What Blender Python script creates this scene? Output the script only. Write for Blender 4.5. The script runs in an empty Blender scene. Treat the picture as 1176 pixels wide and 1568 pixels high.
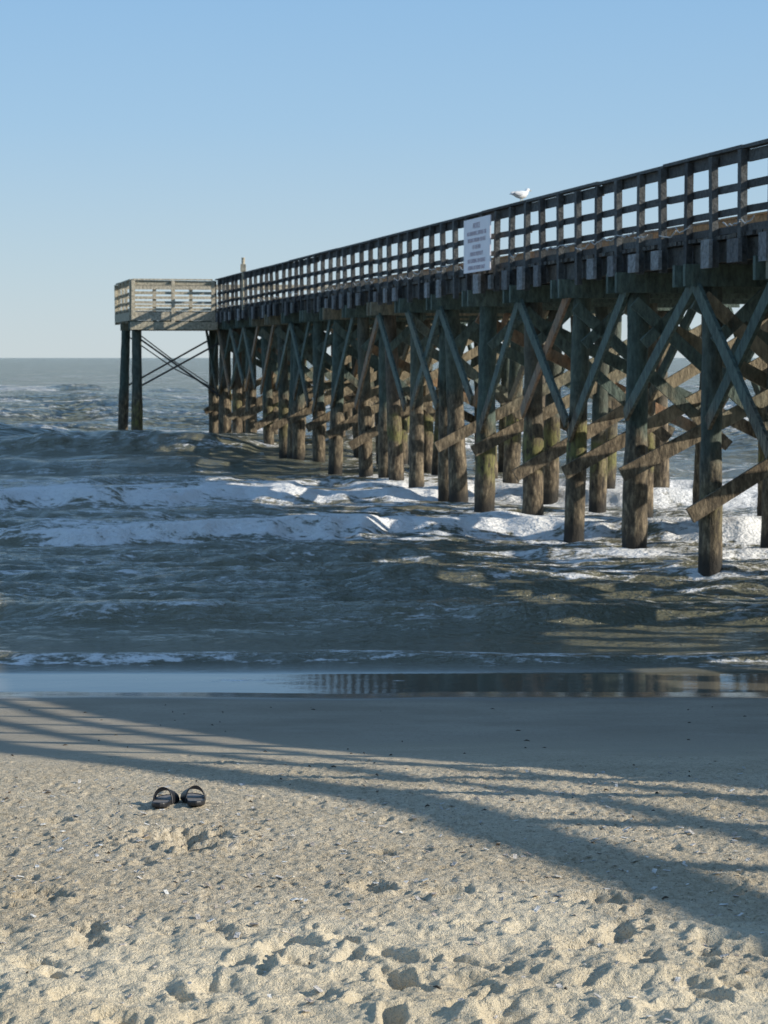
import bpy, bmesh, math, random
import numpy as np
from mathutils import Vector, Matrix
random.seed(7); rng=np.random.RandomState(11)
S=bpy.context.scene
C=S.collection

# ------------------------------------------------------------ noise
TAB=rng.rand(256,256)
def vn(x,y):
    xi=np.floor(x).astype(int); yi=np.floor(y).astype(int)
    fx=x-xi; fy=y-yi
    fx=fx*fx*fx*(fx*(fx*6-15)+10); fy=fy*fy*fy*(fy*(fy*6-15)+10)
    a=TAB[xi&255,yi&255]; b=TAB[(xi+1)&255,yi&255]; c=TAB[xi&255,(yi+1)&255]; d=TAB[(xi+1)&255,(yi+1)&255]
    return (a*(1-fx)+b*fx)*(1-fy)+(c*(1-fx)+d*fx)*fy
def fbm(x,y,o=4,g=.5):
    s=0;a=1;t=0
    for i in range(o):
        s=s+a*vn(x+17.3*i,y+9.1*i); t+=a; a*=g
        x,y=(x*1.6+y*1.2),( -x*1.2+y*1.6)
    return s/t
def ss(a,b,x):
    t=np.clip((x-a)/(b-a),0,1); return t*t*(3-2*t)

# ------------------------------------------------------------ node helpers
def mat(name):
    m=bpy.data.materials.new(name); m.use_nodes=True
    nt=m.node_tree; b=nt.nodes['Principled BSDF']
    return m,nt,b
def N(nt,t,**k):
    n=nt.nodes.new(t)
    for a,v in k.items(): setattr(n,a,v)
    return n
def noise(nt,vec,scale,detail=4,rough=.55):
    n=N(nt,'ShaderNodeTexNoise'); n.inputs['Scale'].default_value=scale; n.inputs['Detail'].default_value=detail; n.inputs['Roughness'].default_value=rough
    nt.links.new(vec,n.inputs['Vector']); return n.outputs['Fac']
def ramp(nt,fac,pts):
    r=N(nt,'ShaderNodeValToRGB'); e=r.color_ramp.elements
    while len(e)<len(pts): e.new(.5)
    for i,(p,c) in enumerate(pts):
        e[i].position=p; e[i].color=(*c,1) if len(c)==3 else c
    nt.links.new(fac,r.inputs['Fac']); return r.outputs['Color']
def mixc(nt,f,a,b,bt='MIX'):
    m=N(nt,'ShaderNodeMix',data_type='RGBA',blend_type=bt)
    for s,v in ((m.inputs[0],f),(m.inputs[6],a),(m.inputs[7],b)):
        if isinstance(v,(int,float)): s.default_value=v
        elif isinstance(v,tuple): s.default_value=(*v,1)
        else: nt.links.new(v,s)
    return m.outputs[2]
def mth(nt,op,a,b=0.0,c=0.0):
    m=N(nt,'ShaderNodeMath',operation=op)
    for i,v in enumerate((a,b,c)):
        if isinstance(v,(int,float)): m.inputs[i].default_value=v
        else: nt.links.new(v,m.inputs[i])
    return m.outputs[0]
def mapr(nt,v,a,b,c=0,d=1):
    m=N(nt,'ShaderNodeMapRange'); m.interpolation_type='SMOOTHSTEP'
    nt.links.new(v,m.inputs[0])
    for i,x in enumerate((a,b,c,d)): m.inputs[i+1].default_value=x
    return m.outputs[0]
def bump(nt,h,strength,dist,normal=None):
    b=N(nt,'ShaderNodeBump'); b.inputs['Strength'].default_value=strength; b.inputs['Distance'].default_value=dist
    nt.links.new(h,b.inputs['Height'])
    if normal: nt.links.new(normal,b.inputs['Normal'])
    return b.outputs['Normal']
def objco(nt): return N(nt,'ShaderNodeTexCoord').outputs['Object']
def scaled(nt,co,s):
    mp=N(nt,'ShaderNodeMapping'); mp.inputs['Scale'].default_value=s; nt.links.new(co,mp.inputs[0]); return mp.outputs[0]
def sep(nt,v):
    s=N(nt,'ShaderNodeSeparateXYZ'); nt.links.new(v,s.inputs[0]); return s.outputs
def attr(nt,name):
    a=N(nt,'ShaderNodeAttribute'); a.attribute_name=name; return a.outputs['Fac']

# ------------------------------------------------------------ materials
def sand_mat():
    m,nt,b=mat('sand'); L=nt.links
    co=objco(nt); x,y,z=sep(nt,co)
    n1=noise(nt,co,1.1,4); n2=noise(nt,co,30,5,.78); n3=noise(nt,co,110,2,.7)
    col=ramp(nt,n2,[(.3,(.40,.325,.215)),(.5,(.68,.58,.415)),(.7,(.81,.705,.53))])
    yy=mth(nt,'ADD',y,mth(nt,'MULTIPLY',mth(nt,'SUBTRACT',n1,.5),4.0))
    fg=mapr(nt,yy,6.0,7.6,1,0)
    col=mixc(nt,mth(nt,'MULTIPLY',fg,.75),col,(.87,.755,.54))
    spk=mth(nt,'SUBTRACT',1.0,mth(nt,'MULTIPLY',fg,.6))
    col=mixc(nt,mapr(nt,n1,.35,.7),col,mixc(nt,1.0,col,(.86,.84,.80),'MULTIPLY'))
    col=mixc(nt,mth(nt,'MULTIPLY',mapr(nt,n3,.58,.70),spk),col,(.17,.14,.10))
    col=mixc(nt,mapr(nt,n3,.28,.36,1,0),col,(.85,.80,.70))
    damp=mapr(nt,yy,10.5,15)
    dcol=ramp(nt,n1,[(.35,(.29,.25,.185)),(.65,(.38,.33,.25))])
    dcol=mixc(nt,mapr(nt,n2,.5,.7),dcol,(.22,.19,.14))
    col=mixc(nt,damp,col,dcol)
    wet=mapr(nt,z,.03,.10,1,0)
    col=mixc(nt,wet,col,(.11,.097,.075))
    L.new(col,b.inputs['Base Color'])
    r=mth(nt,'MULTIPLY_ADD',wet,-.78,.92)
    L.new(r,b.inputs['Roughness'])
    dry=mth(nt,'SUBTRACT',1.0,damp)
    h=mth(nt,'ADD',n2,mth(nt,'MULTIPLY',n3,.35))
    h=mth(nt,'MULTIPLY',h,mth(nt,'MULTIPLY_ADD',dry,.75,.25))
    h=mth(nt,'MULTIPLY',h,mth(nt,'SUBTRACT',1.0,wet))
    L.new(bump(nt,h,1.0,.026),b.inputs['Normal'])
    return m
def water_mat():
    m,nt,b=mat('sea_water'); L=nt.links
    co=objco(nt); x,y,z=sep(nt,co)
    c2=scaled(nt,co,(.6,1,1)); c3=scaled(nt,co,(.38,1,1))
    a=attr(nt,'foam')
    n1=noise(nt,c3,1.7,7,.75); n2=noise(nt,c2,9,3,.7)
    val=mth(nt,'ADD',a,mth(nt,'MULTIPLY',mth(nt,'SUBTRACT',n1,.5),4.0))
    val=mth(nt,'ADD',val,mth(nt,'MULTIPLY',mth(nt,'SUBTRACT',n2,.5),2.2))
    gate=mapr(nt,a,.02,.14)
    f=mth(nt,'MULTIPLY',mapr(nt,val,.34,.86),gate)
    far=mapr(nt,y,45,120)
    olive=ramp(nt,noise(nt,co,.15,3),[(.35,(.155,.155,.105)),(.65,(.24,.22,.145))])
    olive=mixc(nt,far,olive,(.15,.165,.12))
    olive=mixc(nt,mapr(nt,y,19.8,22.5,1,0),olive,(.16,.15,.12))
    col=mixc(nt,f,olive,(.92,.92,.90))
    L.new(col,b.inputs['Base Color'])
    b.inputs['IOR'].default_value=1.33
    L.new(mth(nt,'MULTIPLY_ADD',far,-.24,.5),b.inputs['Specular IOR Level'])
    calm=mapr(nt,y,20.8,21.9)
    r=mth(nt,'ADD',mth(nt,'MULTIPLY_ADD',calm,.08,.02),mth(nt,'MULTIPLY',f,.7))
    L.new(r,b.inputs['Roughness'])
    h=mth(nt,'ADD',noise(nt,c2,2.8,4,.68),mth(nt,'MULTIPLY',noise(nt,c2,.55,3,.5),2.0))
    h=mth(nt,'ADD',h,mth(nt,'MULTIPLY',val,.36))
    h=mth(nt,'MULTIPLY',h,mth(nt,'MULTIPLY_ADD',calm,.994,.006))
    nrm=bump(nt,h,1.0,.125)
    hf=mth(nt,'MULTIPLY',noise(nt,c2,.16,5,.72),far)
    L.new(bump(nt,hf,1.0,8.0,nrm),b.inputs['Normal'])
    return m
def wood_mat(name,cols,dark=1.0,tide=True,rough=.8,algae=0.0):
    m,nt,b=mat(name); L=nt.links
    co=objco(nt); x,y,z=sep(nt,co)
    r=attr(nt,'rnd')
    n1=noise(nt,co,1.7,4,.6); n2=noise(nt,scaled(nt,co,(1,1,.35)) if tide else co,14,4,.7)
    k=mth(nt,'ADD',mth(nt,'MULTIPLY',r,.75),mth(nt,'MULTIPLY',n1,.25))
    n=len(cols)
    col=ramp(nt,k,[(.08+.84*i/(n-1),tuple(q*dark for q in c)) for i,c in enumerate(cols)])
    col=mixc(nt,1.0,col,ramp(nt,n2,[(.3,(.4,.4,.4)),(.7,(1.35,1.35,1.35))]),'MULTIPLY')
    if tide:
        zn=mth(nt,'ADD',z,mth(nt,'MULTIPLY',mth(nt,'SUBTRACT',n1,.5),1.6))
        zn=mth(nt,'ADD',zn,mth(nt,'MULTIPLY',mth(nt,'SUBTRACT',r,.5),.8))
        low=ramp(nt,n2,[(.32,(.025,.018,.012)),(.5,(.125,.092,.055)),(.70,(.38,.295,.185))])
        col=mixc(nt,mth(nt,'MULTIPLY',mapr(nt,zn,1.5,2.2,1,0),.9),col,low)
        if algae:
            alg=mth(nt,'MULTIPLY',mapr(nt,zn,.8,1.2),mapr(nt,zn,1.3,1.8,1,0))
            alg=mth(nt,'MULTIPLY',alg,mapr(nt,mth(nt,'FRACT',mth(nt,'MULTIPLY',r,7.3)),.5,.65))
            alg=mth(nt,'MULTIPLY',alg,mapr(nt,n2,.36,.56))
            col=mixc(nt,mth(nt,'MULTIPLY',alg,algae),col,(.17,.18,.035))
        col=mixc(nt,mapr(nt,z,.15,.45,1,0),col,(.028,.024,.018))
    L.new(col,b.inputs['Base Color']); b.inputs['Roughness'].default_value=rough
    L.new(bump(nt,n2,.9,.03),b.inputs['Normal'])
    return m
def plain(name,c,rough=.6,var=.15,scale=30):
    m,nt,b=mat(name); co=objco(nt); n=noise(nt,co,scale,3)
    col=ramp(nt,n,[(.3,tuple(q*(1-var) for q in c)),(.7,tuple(min(1,q*(1+var)) for q in c))])
    nt.links.new(col,b.inputs['Base Color']); b.inputs['Roughness'].default_value=rough
    nt.links.new(bump(nt,n,.3,.003),b.inputs['Normal']); return m

TEAL=(.08,.118,.095); GREY=(.20,.20,.18); BRN=(.13,.10,.068); TAN=(.32,.26,.165); ORG=(.48,.21,.08); DK=(.05,.05,.048)
M_sand=sand_mat(); M_water=water_mat()
M_pile=wood_mat('piling_wood',[TEAL,(.11,.125,.09),BRN,TEAL,(.10,.10,.075)],algae=.65)
M_brace=wood_mat('brace_wood',[TEAL,(.13,.175,.145),TAN,(.32,.26,.17),ORG,(.17,.22,.185)])
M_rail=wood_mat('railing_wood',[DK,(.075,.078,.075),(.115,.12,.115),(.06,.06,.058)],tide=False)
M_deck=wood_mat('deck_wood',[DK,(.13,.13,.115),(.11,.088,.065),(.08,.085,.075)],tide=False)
M_far=wood_mat('railing_wood_sunlit_tint',[(.36,.20,.10),(.58,.28,.10),(.24,.18,.13),(.5,.32,.17)],tide=False)  # warm sunlit orange put into the base colour, shared by the benches
M_tan=wood_mat('pale_tan_wood',[(.42,.38,.28),(.58,.51,.37),(.48,.43,.33)],tide=False)  # paler tan tones for the pier head railing and light pole
M_block=wood_mat('block_wood',[(.08,.08,.08),(.34,.35,.35),(.12,.12,.11)],tide=False)
M_wire=plain('cable_grey',(.45,.45,.43),.5)
M_sign=plain('sign_white',(.82,.80,.84),.4,.04,5)
M_txt=plain('sign_lettering',(.60,.50,.54),.5)

# ------------------------------------------------------------ mesh accumulators
class Acc:
    def __init__(s): s.v=[];s.f=[];s.r=[]
    def box(s,p0,p1,w,h,up=Vector((0,0,1)),r=None):
        p0=Vector(p0);p1=Vector(p1);ax=(p1-p0).normalized()
        sd=ax.cross(up)
        if sd.length<1e-4: sd=ax.cross(Vector((0,1,0)))
        sd.normalize(); u=sd.cross(ax).normalized()
        i=len(s.v); r=random.random() if r is None else r
        for p in (p0,p1):
            for a,b in((-1,-1),(1,-1),(1,1),(-1,1)): s.v.append(p+sd*(a*w/2)+u*(b*h/2)); s.r.append(r)
        s.f+=[(i,i+3,i+2,i+1),(i+4,i+5,i+6,i+7)]+[(i+k,i+(k+1)%4,i+4+(k+1)%4,i+4+k) for k in range(4)]
    def tube(s,pts,rad,n=12,r=None,jit=0):
        r=random.random() if r is None else r
        i0=len(s.v)
        for j,p in enumerate(pts):
            p=Vector(p); q=Vector(pts[min(j+1,len(pts)-1)])-Vector(pts[max(j-1,0)]); q.normalize()
            a=q.cross(Vector((0,1,0)) if abs(q.y)<.9 else Vector((1,0,0))).normalized(); b=q.cross(a)
            rr=rad[j] if isinstance(rad,(list,tuple)) else rad
            for k in range(n):
                t=2*math.pi*k/n; R=rr*(1+jit*(random.random()-.5))
                s.v.append(p+a*R*math.cos(t)+b*R*math.sin(t)); s.r.append(r)
        for j in range(len(pts)-1):
            for k in range(n):
                A=i0+j*n+k;B=i0+j*n+(k+1)%n; s.f.append((A,B,B+n,A+n))
        s.f.append(tuple(i0+k for k in reversed(range(n)))); s.f.append(tuple(i0+(len(pts)-1)*n+k for k in range(n)))
    def obj(s,name,m,parent=None,smooth=False):
        me=bpy.data.meshes.new(name); me.from_pydata([tuple(v) for v in s.v],[],s.f); me.update()
        at=me.attributes.new('rnd','FLOAT','POINT'); at.data.foreach_set('value',s.r)
        me.materials.append(m)
        if smooth: me.polygons.foreach_set('use_smooth',[True]*len(me.polygons))
        bm=bmesh.new(); bm.from_mesh(me); bmesh.ops.recalc_face_normals(bm,faces=bm.faces); bm.to_mesh(me); bm.free()
        o=bpy.data.objects.new(name,me); C.objects.link(o)
        if parent: o.parent=parent
        return o
def empty(name):
    e=bpy.data.objects.new(name,None); e.empty_display_size=.3; C.objects.link(e); return e

# ------------------------------------------------------------ grids
def grid_obj(name,X,Y,Z,m,attrs=None):
    r,c=X.shape
    me=bpy.data.meshes.new(name)
    co=np.stack([X,Y,Z],-1).reshape(-1,3).astype(np.float32)
    idx=np.arange(r*c).reshape(r,c)
    q=np.stack([idx[:-1,:-1],idx[:-1,1:],idx[1:,1:],idx[1:,:-1]],-1).reshape(-1).astype(np.int32)
    nf=(r-1)*(c-1)
    me.vertices.add(r*c); me.vertices.foreach_set('co',co.ravel())
    me.loops.add(nf*4); me.loops.foreach_set('vertex_index',q)
    me.polygons.add(nf); me.polygons.foreach_set('loop_start',np.arange(nf,dtype=np.int32)*4)
    me.polygons.foreach_set('use_smooth',np.ones(nf,bool))
    me.update(calc_edges=True); me.validate()
    if attrs:
        for k,v in attrs.items():
            a=me.attributes.new(k,'FLOAT','POINT'); a.data.foreach_set('value',v.ravel().astype(np.float32))
    me.materials.append(m)
    o=bpy.data.objects.new(name,me); C.objects.link(o); return o

# sand profile
_py=np.linspace(-120,120,4801)
_pz=np.interp(_py,[-120,-30,0,5,7.5,9.4,11.3,13.3,16.5,19.6,25,60,120],[3,1.8,1.25,1.17,1.13,1.05,.85,.60,.27,0,-.35,-1.6,-3])
kern=np.hanning(31);kern/=kern.sum()
_pz=np.convolve(np.pad(_pz,15,mode='edge'),kern,'valid')
def prof(y): return np.interp(y,_py,_pz)

def build_sand():
    xs=np.concatenate([-np.geomspace(400,3.3,40)[:-1],np.linspace(-3.3,3.3,820),np.geomspace(3.3,400,40)[1:]])
    ys=[-120,-60,-30,-15,-8,-3,0,2,3.5,4.6]; y=5.2
    while y<22: ys.append(y); y+=max(.0080,.0080*(y/6.)**1.5)
    while y<120: ys.append(y); y*=1.06
    ys=np.array(ys)
    X,Y=np.meshgrid(xs,ys)
    Z=prof(Y)
    dry=1-ss(10.5,13.5,Y+1.2*(fbm(X*.6,Y*.6,3)-.5)*2); fg=1-ss(6.5,7.5,Y+1.0*(fbm(X*.9+5,Y*.9,2)-.5))
    Z+= .03*(fbm(X*.35,Y*.35,3)-.5)
    ridg=1-np.abs(2*fbm(X*14,Y*14,3)-1)
    Z+= dry*(.024*(fbm(X*1.3,Y*1.3,3)-.5)+.010*(fbm(X*6,Y*6,3)-.5)+.011*(fbm(X*18,Y*18,3)-.5)+.015*(fbm(X*50,Y*50,2)-.5)+.009*(ridg-.7))
    Z+= (1-dry)*ss(21,18,Y)*.010*(fbm(X*2.5,Y*8,3)-.5)
    Z+= fg*(.050*(fbm(X*3.4+3,Y*3.4,3)-.5)+.036*(fbm(X*9,Y*9,2)-.5))
    def pit(cx,cy,a,b,ang,d):
        R=max(a,b)*2.4
        i0,i1=np.searchsorted(ys,[cy-R,cy+R]); j0,j1=np.searchsorted(xs,[cx-R,cx+R])
        if i1<=i0 or j1<=j0: return
        dx=X[i0:i1,j0:j1]-cx; dy=Y[i0:i1,j0:j1]-cy
        ca,sa=math.cos(ang),math.sin(ang)
        q=np.sqrt(((dx*ca+dy*sa)/a)**2+((-dx*sa+dy*ca)/b)**2)
        q=q*(1+.8*(fbm(dx*22+cx*9,dy*22+cy*7,3)-.5))
        Z[i0:i1,j0:j1]+= -d*np.exp(-(q**2.6))+d*.25*np.exp(-((q-1.5)/.4)**2)
    for (cx,cy,a,b,d) in [(-.76,8.46,.14,.12,.09),(-.90,8.68,.06,.06,.04),(-.69,8.26,.06,.06,.045),(-.04,7.5,.06,.08,.045),(.22,7.45,.06,.07,.04),
                          (-1.12,7.4,.08,.08,.05),(.72,7.35,.08,.08,.04),(1.15,7.5,.05,.06,.03),(-.85,7.95,.04,.05,.03),(-.0,8.2,.04,.05,.03),(-1.3,8.95,.05,.06,.035),(-1.4,8.2,.05,.06,.03)]:
        pit(cx,cy,a,b,random.random()*.6,d)
    for i in range(170):
        cy=5.2+1.75*random.random()**.9; cx=random.uniform(-2.4,2.4)
        pit(cx,cy,random.uniform(.025,.055),random.uniform(.04,.11),random.uniform(-.9,.9),random.uniform(.02,.042))
    for i in range(1300):
        cy=random.uniform(6.4,12.5); cx=random.uniform(-3,3)
        k=random.random()
        if abs(cx+.85)<.25 and abs(cy-9.33)<.3: continue
        pit(cx,cy,random.uniform(.008,.026),random.uniform(.012,.038),random.uniform(-1,1),.005+.014*k*k)
    grid_obj('sand_beach_ground',X,Y,Z,M_sand)
    return xs,ys,Z
xs,ys,SZ=build_sand()
def sandz(x,y):
    j=np.searchsorted(xs,x); i=np.searchsorted(ys,y); return float(SZ[i,j])

# ------------------------------------------------------------ pier frame
P0=Vector((4.33,30.3,0)); D=Vector((-.2045,.9789,0)).normalized(); Nn=Vector((D.y,-D.x,0))
def bend(t):
    # bend added to the unseen landward pier so its shadow bands land right
    q=max(0.0,-17.0-t); return .17*q*q/(q+2.0)
def P(t,s,z): return P0+D*t+Nn*(s+bend(t))+Vector((0,0,z))
UP=Vector((0,0,1))
SP=2.95; T0,T1=-41.0,52.2; W=4.3

def build_sea():
    u=np.concatenate([-np.geomspace(10,.26,36)[:-1],np.linspace(-.26,.26,800),np.geomspace(.26,10,36)[1:]])
    ys=[17.5]; 
    while ys[-1]<25000: ys.append(ys[-1]+max(.028,ys[-1]**2/20000))
    ys=np.array(ys)
    U,Y=np.meshgrid(u,ys); X=U*Y
    dY=np.maximum(.028,Y**2/20000)
    Z=np.zeros_like(X); F=np.zeros_like(X); F2=np.zeros_like(X)
    w1=(fbm(X*.10,Y*.05,3)-.5); w2=(fbm(X*.9,Y*.25+4,3)-.5)
    for (yc,A,wf,wb,k,fo) in [(22.3,.07,.13,.5,1.2,.45),(26.2,.14,.35,1.0,2.0,0.05),(28.6,.06,.25,.7,2.0,.05),(30.7,.10,.4,1.2,2.5,.12),(33.3,.10,.4,1,3,.15),(36.6,.24,.35,1.5,5.5,.60),(39.2,.10,.3,1.,5.5,.15),(41.5,.12,.5,1.4,5.5,0.1),(45.3,.30,.45,2.0,6,.65),(49.0,.22,.5,1.6,6,.45),(52.5,.15,.6,1.5,5,.25),
                           (57,.25,1.1,2.5,5,.05),(69,.50,1.7,3.5,6,.05),(84,.35,2.5,5,9,.1),(101,.4,3,6,12,0.2),(128,.35,4,8,16,0.1),(160,.4,5,9,20,0.2),(210,.4,6,12,26,0.1)]:
        d=Y-(yc+k*w1*1.5+w2*.5*min(k,3))
        am=.30+1.4*fbm(X*.22+yc,Y*0+yc*3,3)
        g=np.where(d<0,np.exp(-(d/wf)**2),np.exp(-(d/wb)**2))
        Z+=A*am*g
        if fo: F+=fo*np.exp(-((d+wf*.3)/(wf*1.1+.16))**2)*(.3+1.3*fbm(X*.35+yc,Y*.1,2))
    far=ss(21.4,28,Y)
    def layer(sx,sy,amp,o=3,ox=0):
        lam=1/max(sx,sy)
        fade=1-ss(lam*.18,lam*.5,dY)
        return amp*fade*(fbm(X*sx+ox,Y*sy,o)-.5)
    Z+=far*(layer(.9,2.4,.15)+layer(.35,.9,.18)+layer(2.2,4.5,.08,3,5)+layer(5,9,.035,2))
    Z+=ss(50,80,Y)*(layer(.12,.3,.7)+layer(.5,1.0,.45,3,9)+layer(.05,.12,.4,2))
    Z+=.0012*(fbm(X*1.2,Y*3,2)-.5)*(1-far)
    wy=Y+4.5*w1*1.5+1.2*w2
    br1=.15+1.7*fbm(X*.28+11,Y*.45,3)
    F2+=.42*ss(41.5,44.5,wy)*(1-ss(47,55,wy))
    F2+=.38*ss(34.5,36.3,wy)*(1-ss(37.8,40.5,wy))
    F2+=.12*ss(38,40,wy)*(1-ss(41,43,wy))
    F2+=(.27*ss(26.0,31,wy)*(1-ss(34,36,wy)))*ss(-1,3,X)
    F2+=.18*ss(-1,3,X)*ss(34,37,Y)*(1-ss(50,56,Y))
    F+=F2*br1
    F+=.18*ss(23,26,Y)*(1-ss(50,60,Y))*fbm(X*.2,Y*.2,2)
    F+=.6*ss(.62,.74,fbm(X*.16+3,Y*.22,3))*ss(55,75,Y)*(1-ss(300,900,Y))
    F+=.20*ss(.45,.7,fbm(X*.4+30,Y*.9,3))*ss(52,60,Y)*(1-ss(120,300,Y))
    edge=Y-(20.35+.5*(fbm(X*.5,X*0+3,3)-.5)*2)
    F+=.36*np.exp(-(edge/.06)**2)*(1-ss(-2,1,X))
    for k in range(-3,18):
        for s in (0,W*.5,W):
            q=P(k*SP,s,0); i0,i1=np.searchsorted(ys,[q.y-1.2,q.y+1.2])
            if i1>i0:
                dd=((X[i0:i1]-q.x)/.42)**2+((Y[i0:i1]-q.y+.15)/.40)**2
                F[i0:i1]+=.36*np.exp(-dd)
    grid_obj('sea_water',X,Y,Z,M_water,{'foam':F})
build_sea()

# ------------------------------------------------------------ pier
pier=empty('wooden_fishing_pier')
def gz(t,s):
    p=P(t,s,0); return float(prof(p.y))
piles=Acc()
def pile(t,s,lt=0,ls=0,ztop=4.0,r0=.175):
    zb=gz(t,s)-.6; n=22; pts=[];rad=[]
    for i in range(n+1):
        f=i/n; z=zb+(ztop-zb)*f
        pts.append(P(t+lt*(1-f),s+ls*(1-f),z)); rad.append(r0*(1.02-.16*f)*(1+.07*(random.random()-.5))*(1.08 if z<1.6 else 1))
    piles.tube(pts,rad,14,jit=.08)
kmin=int(math.floor(T0/SP))+1
bents=[k*SP for k in range(kmin,18)]
for t in bents:
    for s in (0,W*.5,W):
        pile(t+random.uniform(-.12,.12),s,random.uniform(-.3,.3),random.uniform(-.22,.22),r0=random.uniform(.15,.185))
    if t>11 and random.random()<.5: pile(t+.5,random.choice([.0,W*.5]),random.uniform(.3,.8),random.uniform(-.4,.3),r0=.14)
pile(47.2,-2.95,.05,-.02,r0=.19); pile(51.7,-2.88,.05,-.25,r0=.18)
pile(47.3,.05,0,0); pile(47.3,.6,.2,.2)
piles.obj('pilings',M_pile,pier,True)
br=Acc()
for i,t in enumerate(bents):
    s0=-.45 if t<46 else -3.2
    for o in (-.21,.21): br.box(P(t+o,s0,3.98),P(t+o,W+.45,3.98),.09,.29,r=random.choice([.3,.05,.12,.02]))
    if random.random()<.88: br.box(P(t-.235,-.35,1.05+random.uniform(-.25,.25)),P(t-.235,W+.1,3.6),.06,.21,r=random.choice([.35,.3,.5,.42,.55]))
    if random.random()<.75: br.box(P(t+.235,-.15,3.65),P(t+.235,W+.35,1.2+random.uniform(-.2,.2)),.06,.21,r=random.choice([.35,.2,.7,.95,.1]))
    if random.random()<.5: br.box(P(t-.30,-.2,3.7),P(t-.30,W*.5+.2,1.5),.05,.18,r=random.choice([.1,.5,.2]))
    if i+1<len(bents):
        t2=bents[i+1]
        for side,sg in ((0,-1),(W,1)):
            o=side+sg*.20
            if random.random()<.9: br.box(P(t+.0,o,3.95),P(t2-random.uniform(-.1,.5),o,1.75+random.uniform(-.35,.35)),.05,.2,r=random.choice([.02,.1,.2,.95]))
            if random.random()<.62: br.box(P(t2,o+sg*.06,3.95),P(t+random.uniform(-.1,.5),o+sg*.06,1.85+random.uniform(-.35,.35)),.05,.2,r=random.choice([.02,.1,.2,.95]))
        if random.random()<.7: br.box(P(t,W*.5-.2,3.9),P(t2,W*.5-.2,1.9),.05,.2,r=random.choice([.1,.5,.0,.95]))
        if random.random()<.35: br.box(P(t,W-.25,2.7),P(t2,W-.25,2.9),.05,.2,r=.78)
        br.box(P(t-.30,-.05,3.1),P(t-.30,.75,3.85),.05,.16,r=.1)
br.obj('cross_braces',M_brace,pier)
tie=Acc()
tie.box(P(47.2,-2.95,1.9),P(47.2,.0,3.5),.035,.06,r=.05); tie.box(P(47.2,-2.95,3.6),P(47.2,.0,1.5),.035,.06,r=.1)
tie.box(P(51.7,-2.88,1.9),P(51.7,.0,3.5),.035,.06,r=.05)
tie.tube([P(47.2,-2.9,3.7),P(49.4,-1.4,2.75),P(51.7,0,2.0)],.02,6); tie.tube([P(51.7,-2.88,3.7),P(49.4,-1.4,2.5),P(47.2,0,1.7)],.02,6)
tie.obj('tie_braces',M_rail,pier)
# deck
dk=Acc(); t=T0
while t<T1:
    s0=-.34 if t<46.9 else -3.15
    dk.box(P(t+.07,s0+random.uniform(-.03,.03),4.42),P(t+.07,W+.36,4.42),.138,.05); t+=.15
for s in (-.12,1.1,2.2,3.3,W+.12):
    t=T0
    while t<T1:
        t2=min(t+2.9,T1); dk.box(P(t,s,4.26),P(t2-.01,s,4.26),.09,.265); t=t2
for s in (-3.0,-1.6): dk.box(P(46.9,s,4.26),P(T1,s,4.26),.09,.265)
for s,a,b in ((-.235,T0,46.85),(W+.27,T0,T1)):
    t=a
    while t<b:
        t2=min(t+2.95,b); dk.box(P(t,s,4.25),P(t2-.012,s,4.25+random.uniform(-.01,.01)),.05,.26); t=t2
dk.obj('deck',M_deck,pier)
def rail(acc,F,a0,a1,out,post=1.0,zb=4.08,blocks=None,wob=.016):
    L=abs(a1-a0); n=max(1,round(L/post)); G=lambda q: F(a0+(a1-a0)*q)
    for i in range(n+1):
        q=G(i/n); d=(G(min(1,i/n+.01))-G(max(0,i/n-.01))).normalized()
        p=q+out*.075
        acc.box(p+UP*(zb+random.uniform(-.05,.05)),p+UP*(5.45+random.uniform(-.01,.01))+out*random.uniform(-.02,.03)+d*random.uniform(-.02,.02),.085,.12,up=d)
        if blocks is not None and random.random()<.65:
            q=p+out*.10; ww=random.uniform(.10,.2)
            blocks.box(q-d*ww+UP*4.22,q+d*ww+UP*4.22,.05,random.uniform(.22,.38))
    i=0
    while i<n:
        st=min(random.choice([3,4]) ,n-i); a=G(i/n); b=G((i+st)/n); b=b-(b-a).normalized()*.01
        for z,h in ((5.385,.145),(5.03,.095),(4.73,.085)):
            acc.box(a+UP*(z+random.uniform(-wob,wob)),b+UP*(z+random.uniform(-wob,wob)),.042,h)
        acc.box(a+UP*4.50,b+UP*4.50,.06,.09)
        zc=5.485+random.uniform(-.009,.009)
        acc.box(a+UP*zc+out*.03,b+UP*(zc)+out*.03,.13,.042)
        i+=st
rl=Acc(); bl=Acc()
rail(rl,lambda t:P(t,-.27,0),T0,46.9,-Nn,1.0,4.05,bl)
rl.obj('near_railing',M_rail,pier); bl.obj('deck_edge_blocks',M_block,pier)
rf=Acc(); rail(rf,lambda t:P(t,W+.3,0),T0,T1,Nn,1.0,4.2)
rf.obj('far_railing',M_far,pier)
rt=Acc()
rail(rt,lambda s:P(46.9,s,0),-3.1,-.45,-D,1.25,4.1)
rail(rt,lambda t:P(t,-3.1,0),46.95,T1,-Nn,1.25,4.1)
rail(rt,lambda s:P(T1,s,0),-3.1,W+.3,D,1.25,4.1)
rt.box(P(46.84,-3.15,4.27),P(46.84,-.3,4.27),.06,.28); rt.box(P(46.9,-3.2,4.27),P(T1,-3.2,4.27),.06,.28)
rt.box(P(46.84,-3.2,3.96),P(46.84,-.3,3.96),.14,.26)
rt.obj('pier_head_railing',M_tan,pier)
bn=Acc()
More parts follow.
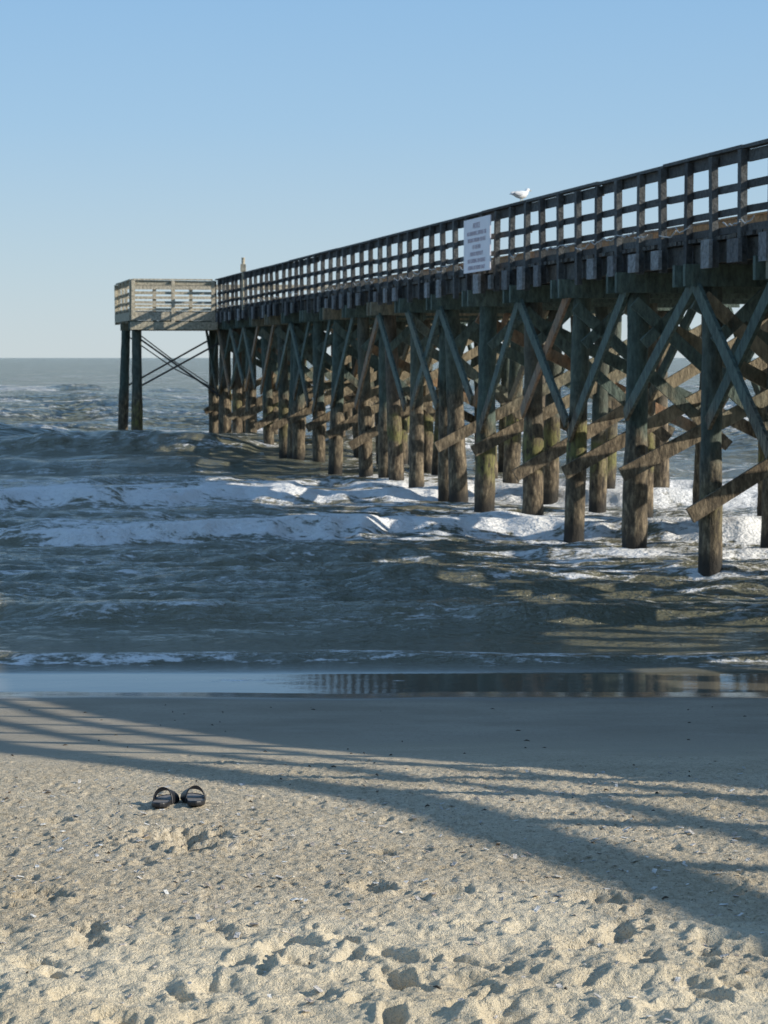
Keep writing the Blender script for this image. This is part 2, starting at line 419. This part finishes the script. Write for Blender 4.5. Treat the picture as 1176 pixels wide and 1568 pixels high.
for t in (-3.5,-.5,1.8,15.5,19,24,30,36,41):
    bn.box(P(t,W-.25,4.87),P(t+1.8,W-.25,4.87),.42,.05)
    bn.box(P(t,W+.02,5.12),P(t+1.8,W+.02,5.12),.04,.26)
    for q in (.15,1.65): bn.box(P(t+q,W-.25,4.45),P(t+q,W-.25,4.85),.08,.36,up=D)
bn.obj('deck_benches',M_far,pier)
cb=Acc()
t=-4.0
while t<46:
    L=random.uniform(.4,.8); sag=random.uniform(.02,.07); z0=4.62+random.uniform(-.06,.04)
    pts=[P(t+L*f,-.42,z0-sag*4*f*(1-f)+random.uniform(-.02,.02)) for f in [i/7 for i in range(8)]]
    if random.random()<.45: cb.tube(pts,.009,5)
    t+=L
cb.obj('loose_cable_ends',M_wire,pier,True)
pm=Acc(); pm.tube([P(40.5,-.35,4.3),P(40.5,-.35,5.95)],.05,8); pm.box(P(40.5,-.35,5.52),P(40.5,-.35,5.75),.16,.12)
pm.obj('pier_light_pole',M_tan,pier)

# sign
sign=empty('pier_warning_sign')
sa=Acc(); sa.box(P(9.75,-.50,4.90),P(11.65,-.50,4.90),.02,.95); sa.obj('sign_panel',M_sign,sign)
sb=Acc(); 
for t in (10.1,11.3): sb.box(P(t,-.465,4.4),P(t,-.465,5.35),.06,.05,up=D)
sb.obj('sign_battens',M_rail,sign)
lines=["NOTICE","NO SWIMMING, SURFING OR","WADING WITHIN 150 FEET","OF THE PIER","PRIVATE PROPERTY","NO CLIMBING ON PILINGS","FISHING BY PERMIT ONLY"]
for i,tx in enumerate(lines):
    cu=bpy.data.curves.new('lettering_%d'%(i+1),'FONT'); cu.body=tx; cu.size=.105 if i else .14; cu.align_x='CENTER'; cu.extrude=.002
    o=bpy.data.objects.new('lettering_%d'%(i+1),cu); C.objects.link(o); cu.materials.append(M_txt); o.parent=sign
    m=Matrix((( -D.x,0,-Nn.x,0),(-D.y,0,-Nn.y,0),(0,1,0,0),(0,0,0,1)))
    o.matrix_world=Matrix.Translation(P(10.7,-.514,5.20-.122*i))@m

# ------------------------------------------------------------ gull
M_gw=plain('gull_white',(.82,.82,.80),.6,.04); M_gg=plain('gull_grey',(.50,.52,.54),.6,.1); M_gb=plain('gull_beak',(.6,.4,.12),.5); 
def ell(acc,c,r,rot=0,n=16,m=10):
    i0=len(acc.v); c=Vector(c); R=Matrix.Rotation(rot,3,'Y')
    for i in range(m+1):
        th=math.pi*i/m
        for k in range(n):
            ph=2*math.pi*k/n
            acc.v.append(c+R@Vector((r[0]*math.cos(th),r[1]*math.sin(th)*math.cos(ph),r[2]*math.sin(th)*math.sin(ph)))); acc.r.append(.5)
    for i in range(m):
        for k in range(n): acc.f.append((i0+i*n+k,i0+i*n+(k+1)%n,i0+(i+1)*n+(k+1)%n,i0+(i+1)*n+k))
def gull(name,pos,ang,sc=1):
    e=empty(name)
    pts=[(-.22,0,.135),(-.17,0,.14),(-.10,0,.135),(-.02,0,.135),(.06,0,.145),(.105,0,.17),(.125,0,.205),(.14,0,.225),(.165,0,.23),(.185,0,.225)]
    rad=[.012,.03,.058,.075,.068,.045,.035,.036,.032,.012]
    b=Acc(); b.tube(pts,rad,14); b.obj('body',M_gw,e,True)
    w=Acc()
    for s in (-1,1):
        ell(w,(-.06,.052*s,.15),(.15,.022,.045),.12)
        w.tube([(-.12,.035*s,.155),(-.27,.012*s,.135)],[.025,.004],8)
    w.obj('wings',M_gg,e,True)
    k=Acc(); k.tube([(.185,0,.225),(.235,0,.213)],[.011,.003],8)
    for s in (-1,1):
        k.tube([(0,.025*s,.08),(.005,.028*s,0)],.006,6); k.box((-.01,.028*s,.004),(.05,.03*s,.004),.035,.006)
    k.obj('beak_and_legs',M_gb,e,True)
    e.location=pos; e.rotation_euler=(0,0,ang); e.scale=(sc,)*3
gull('seagull',P(8.5,-.29,5.507),math.radians(35),.92)

# ------------------------------------------------------------ slide sandals
M_sole=plain('sandal_black_rubber',(.018,.018,.02),.45,.2,60); M_bed=plain('sandal_footbed',(.20,.185,.17),.6,.2,80)
def sandal(name,x,y,ang,mir):
    e=empty(name)
    def halfw(v):
        return np.interp(v,[0,.03,.1,.25,.45,.65,.8,.9,.97,1],[.004,.020,.032,.037,.036,.045,.049,.042,.024,.004])
    def cx(v): return mir*.008*math.sin(v*math.pi*1.1)
    L=.275; n=36
    vs=[.5-.5*math.cos(math.pi*i/n) for i in range(n+1)]
    out=[(cx(v)+halfw(v),v*L-L/2) for v in vs]+[(cx(v)-halfw(v),v*L-L/2) for v in reversed(vs)]
    a=Acc(); m=len(out)
    def zb(yy): return .006*max(0,(yy-.07)/.07)**2+.004*max(0,(-yy-.05)/.09)
    rings=[(.96,0),(1.0,.004),(1.0,.015),(.98,.020),(.94,.021),(.89,.017)]
    for k,(sc,z) in enumerate(rings):
        for (px,py) in out: a.v.append(Vector((px*sc,py*(1-(1-sc)*.4),z+zb(py)))); a.r.append(.5)
    for k in range(len(rings)-1):
        for i in range(m): a.f.append((k*m+i,k*m+(i+1)%m,(k+1)*m+(i+1)%m,(k+1)*m+i))
    a.f.append(tuple(reversed(range(m))))
    a.obj('sole',M_sole,e,True)
    b=Acc()
    for (px,py) in out: b.v.append(Vector((px*.90,py*.96,.0178+zb(py)))); b.r.append(.5)
    for i in range(n): b.f.append((i,i+1,2*n-i,2*n+1-i))
    b.obj('footbed',M_bed,e,True)
    s=Acc(); nu,nv=24,10; th=.005
    for layer in (0,1):
        for j in range(nv+1):
            f=j/nv; yy=-.005+.088*f
            hw=halfw((yy+L/2)/L)+.004; H=.066-.018*f
            for i in range(nu+1):
                q=math.pi*i/nu
                X_=cx((yy+L/2)/L)+ (hw-layer*th)*math.cos(q); Z_=.006+(H-layer*th)*math.sin(q)**.85
                yo=.012*math.sin(q)*(1 if f<.5 else -1)*abs(f-.5)*2
                s.v.append(Vector((X_,yy+yo,Z_+zb(yy)))); s.r.append(.5)
    w=nu+1; off=(nv+1)*w
    for l in (0,1):
        for j in range(nv):
            for i in range(nu): A=l*off+j*w+i; s.f.append((A,A+1,A+w+1,A+w))
    for i in range(nu):
        s.f.append((i,i+1,off+i+1,off+i)); A=nv*w+i; s.f.append((A,A+1,off+A+1,off+A))
    s.obj('strap',M_sole,e,True)
    zz=max(sandz(x+dx,y+dy) for dx in(-.03,0,.03) for dy in (-.1,-.05,0,.05,.1))
    e.location=(x,y,zz-.004); e.rotation_euler=(math.radians(-4),0,ang); e.scale=(1.0,)*3
sandal('slide_sandal',-.908,9.33,math.radians(-4),-1)
sandal('slide_sandal.001',-.790,9.35,math.radians(9),1)

# ------------------------------------------------------------ beach debris
db=Acc()
for i in range(110):
    x=random.uniform(-3,3); y=random.uniform(9.8,18)
    if random.random()<.45: y=random.uniform(6,10)
    z=sandz(x,y); l=random.uniform(.01,.04); a=random.uniform(0,6.28)
    db.tube([(x,y,z+.002),(x+l*.5*math.cos(a),y+l*.5*math.sin(a),z+.006),(x+l*math.cos(a),y+l*math.sin(a),z+.002)],[.002,.004,.002],6)
db.obj('seaweed_and_twig_debris',plain('debris_dark',(.06,.045,.03),.8),None,True)
sh=Acc()
for i in range(1300):
    x=random.uniform(-2.6,2.6); y=random.gauss(8.2,1.5)
    if y<5.6 or y>14: continue
    z=sandz(x,y); l=random.uniform(.004,.014); a=random.uniform(0,6.28); b=random.uniform(-.3,.9)
    dx,dy,dz=l*math.cos(a),l*math.sin(a),l*b
    sh.box((x-dx,y-dy,z+.002-dz*.3),(x+dx,y+dy,z+.003+dz),l*1.2,.002)
sh.obj('shell_fragments',wood_mat('shell',[(.75,.72,.66),(.45,.36,.28),(.8,.78,.72),(.2,.17,.15)],tide=False,rough=.5),None)

# ------------------------------------------------------------ light
el=math.radians(24)
u=Vector((-.977,.2127,0)).normalized()
v=Vector((u.x*math.cos(el),u.y*math.cos(el),-math.sin(el)))
sl=bpy.data.lights.new('sun','SUN'); sl.energy=5.0; sl.angle=math.radians(.4); sl.color=(1,.93,.82)
so=bpy.data.objects.new('sun',sl); C.objects.link(so); so.rotation_euler=v.to_track_quat('-Z','Y').to_euler(); so.location=(20,-10,30)
w=bpy.data.worlds.new('World'); S.world=w; w.use_nodes=True; nt=w.node_tree
sky=nt.nodes.new('ShaderNodeTexSky'); sky.sky_type='NISHITA'; sky.sun_disc=False; sky.sun_elevation=el; sky.sun_rotation=math.atan2(-u.x,-u.y)
sky.air_density=1.0; sky.dust_density=.3; sky.ozone_density=2.5
ST=.13
tc=nt.nodes.new('ShaderNodeTexCoord'); sp=nt.nodes.new('ShaderNodeSeparateXYZ'); nt.links.new(tc.outputs['Generated'],sp.inputs[0])
gr=ramp(nt,sp.outputs[2],[(0,(.57,.67,.73)),(.04,(.48,.63,.75)),(.10,(.355,.565,.79)),(.20,(.235,.47,.78)),(.45,(.17,.35,.62)),(1,(.15,.24,.41))])
sc=nt.nodes.new('ShaderNodeVectorMath'); sc.operation='SCALE'; nt.links.new(gr,sc.inputs[0]); sc.inputs['Scale'].default_value=1/ST
mx=mixc(nt,.85,sky.outputs[0],sc.outputs[0])
bg=nt.nodes['Background']; nt.links.new(mx,bg.inputs[0]); bg.inputs[1].default_value=ST
S.view_settings.view_transform='Standard'; S.view_settings.look='None'; S.view_settings.exposure=0

cam=bpy.data.cameras.new('camera'); co=bpy.data.objects.new('camera',cam); C.objects.link(co); S.camera=co
co.location=(0,0,2.9); co.rotation_euler=(math.radians(90-3.87),0,0)
cam.sensor_fit='VERTICAL'; cam.sensor_height=24; cam.lens=3490/1568*24; cam.clip_end=40000; cam.clip_start=.1
cam.dof.use_dof=True; cam.dof.focus_distance=9.6; cam.dof.aperture_fstop=8
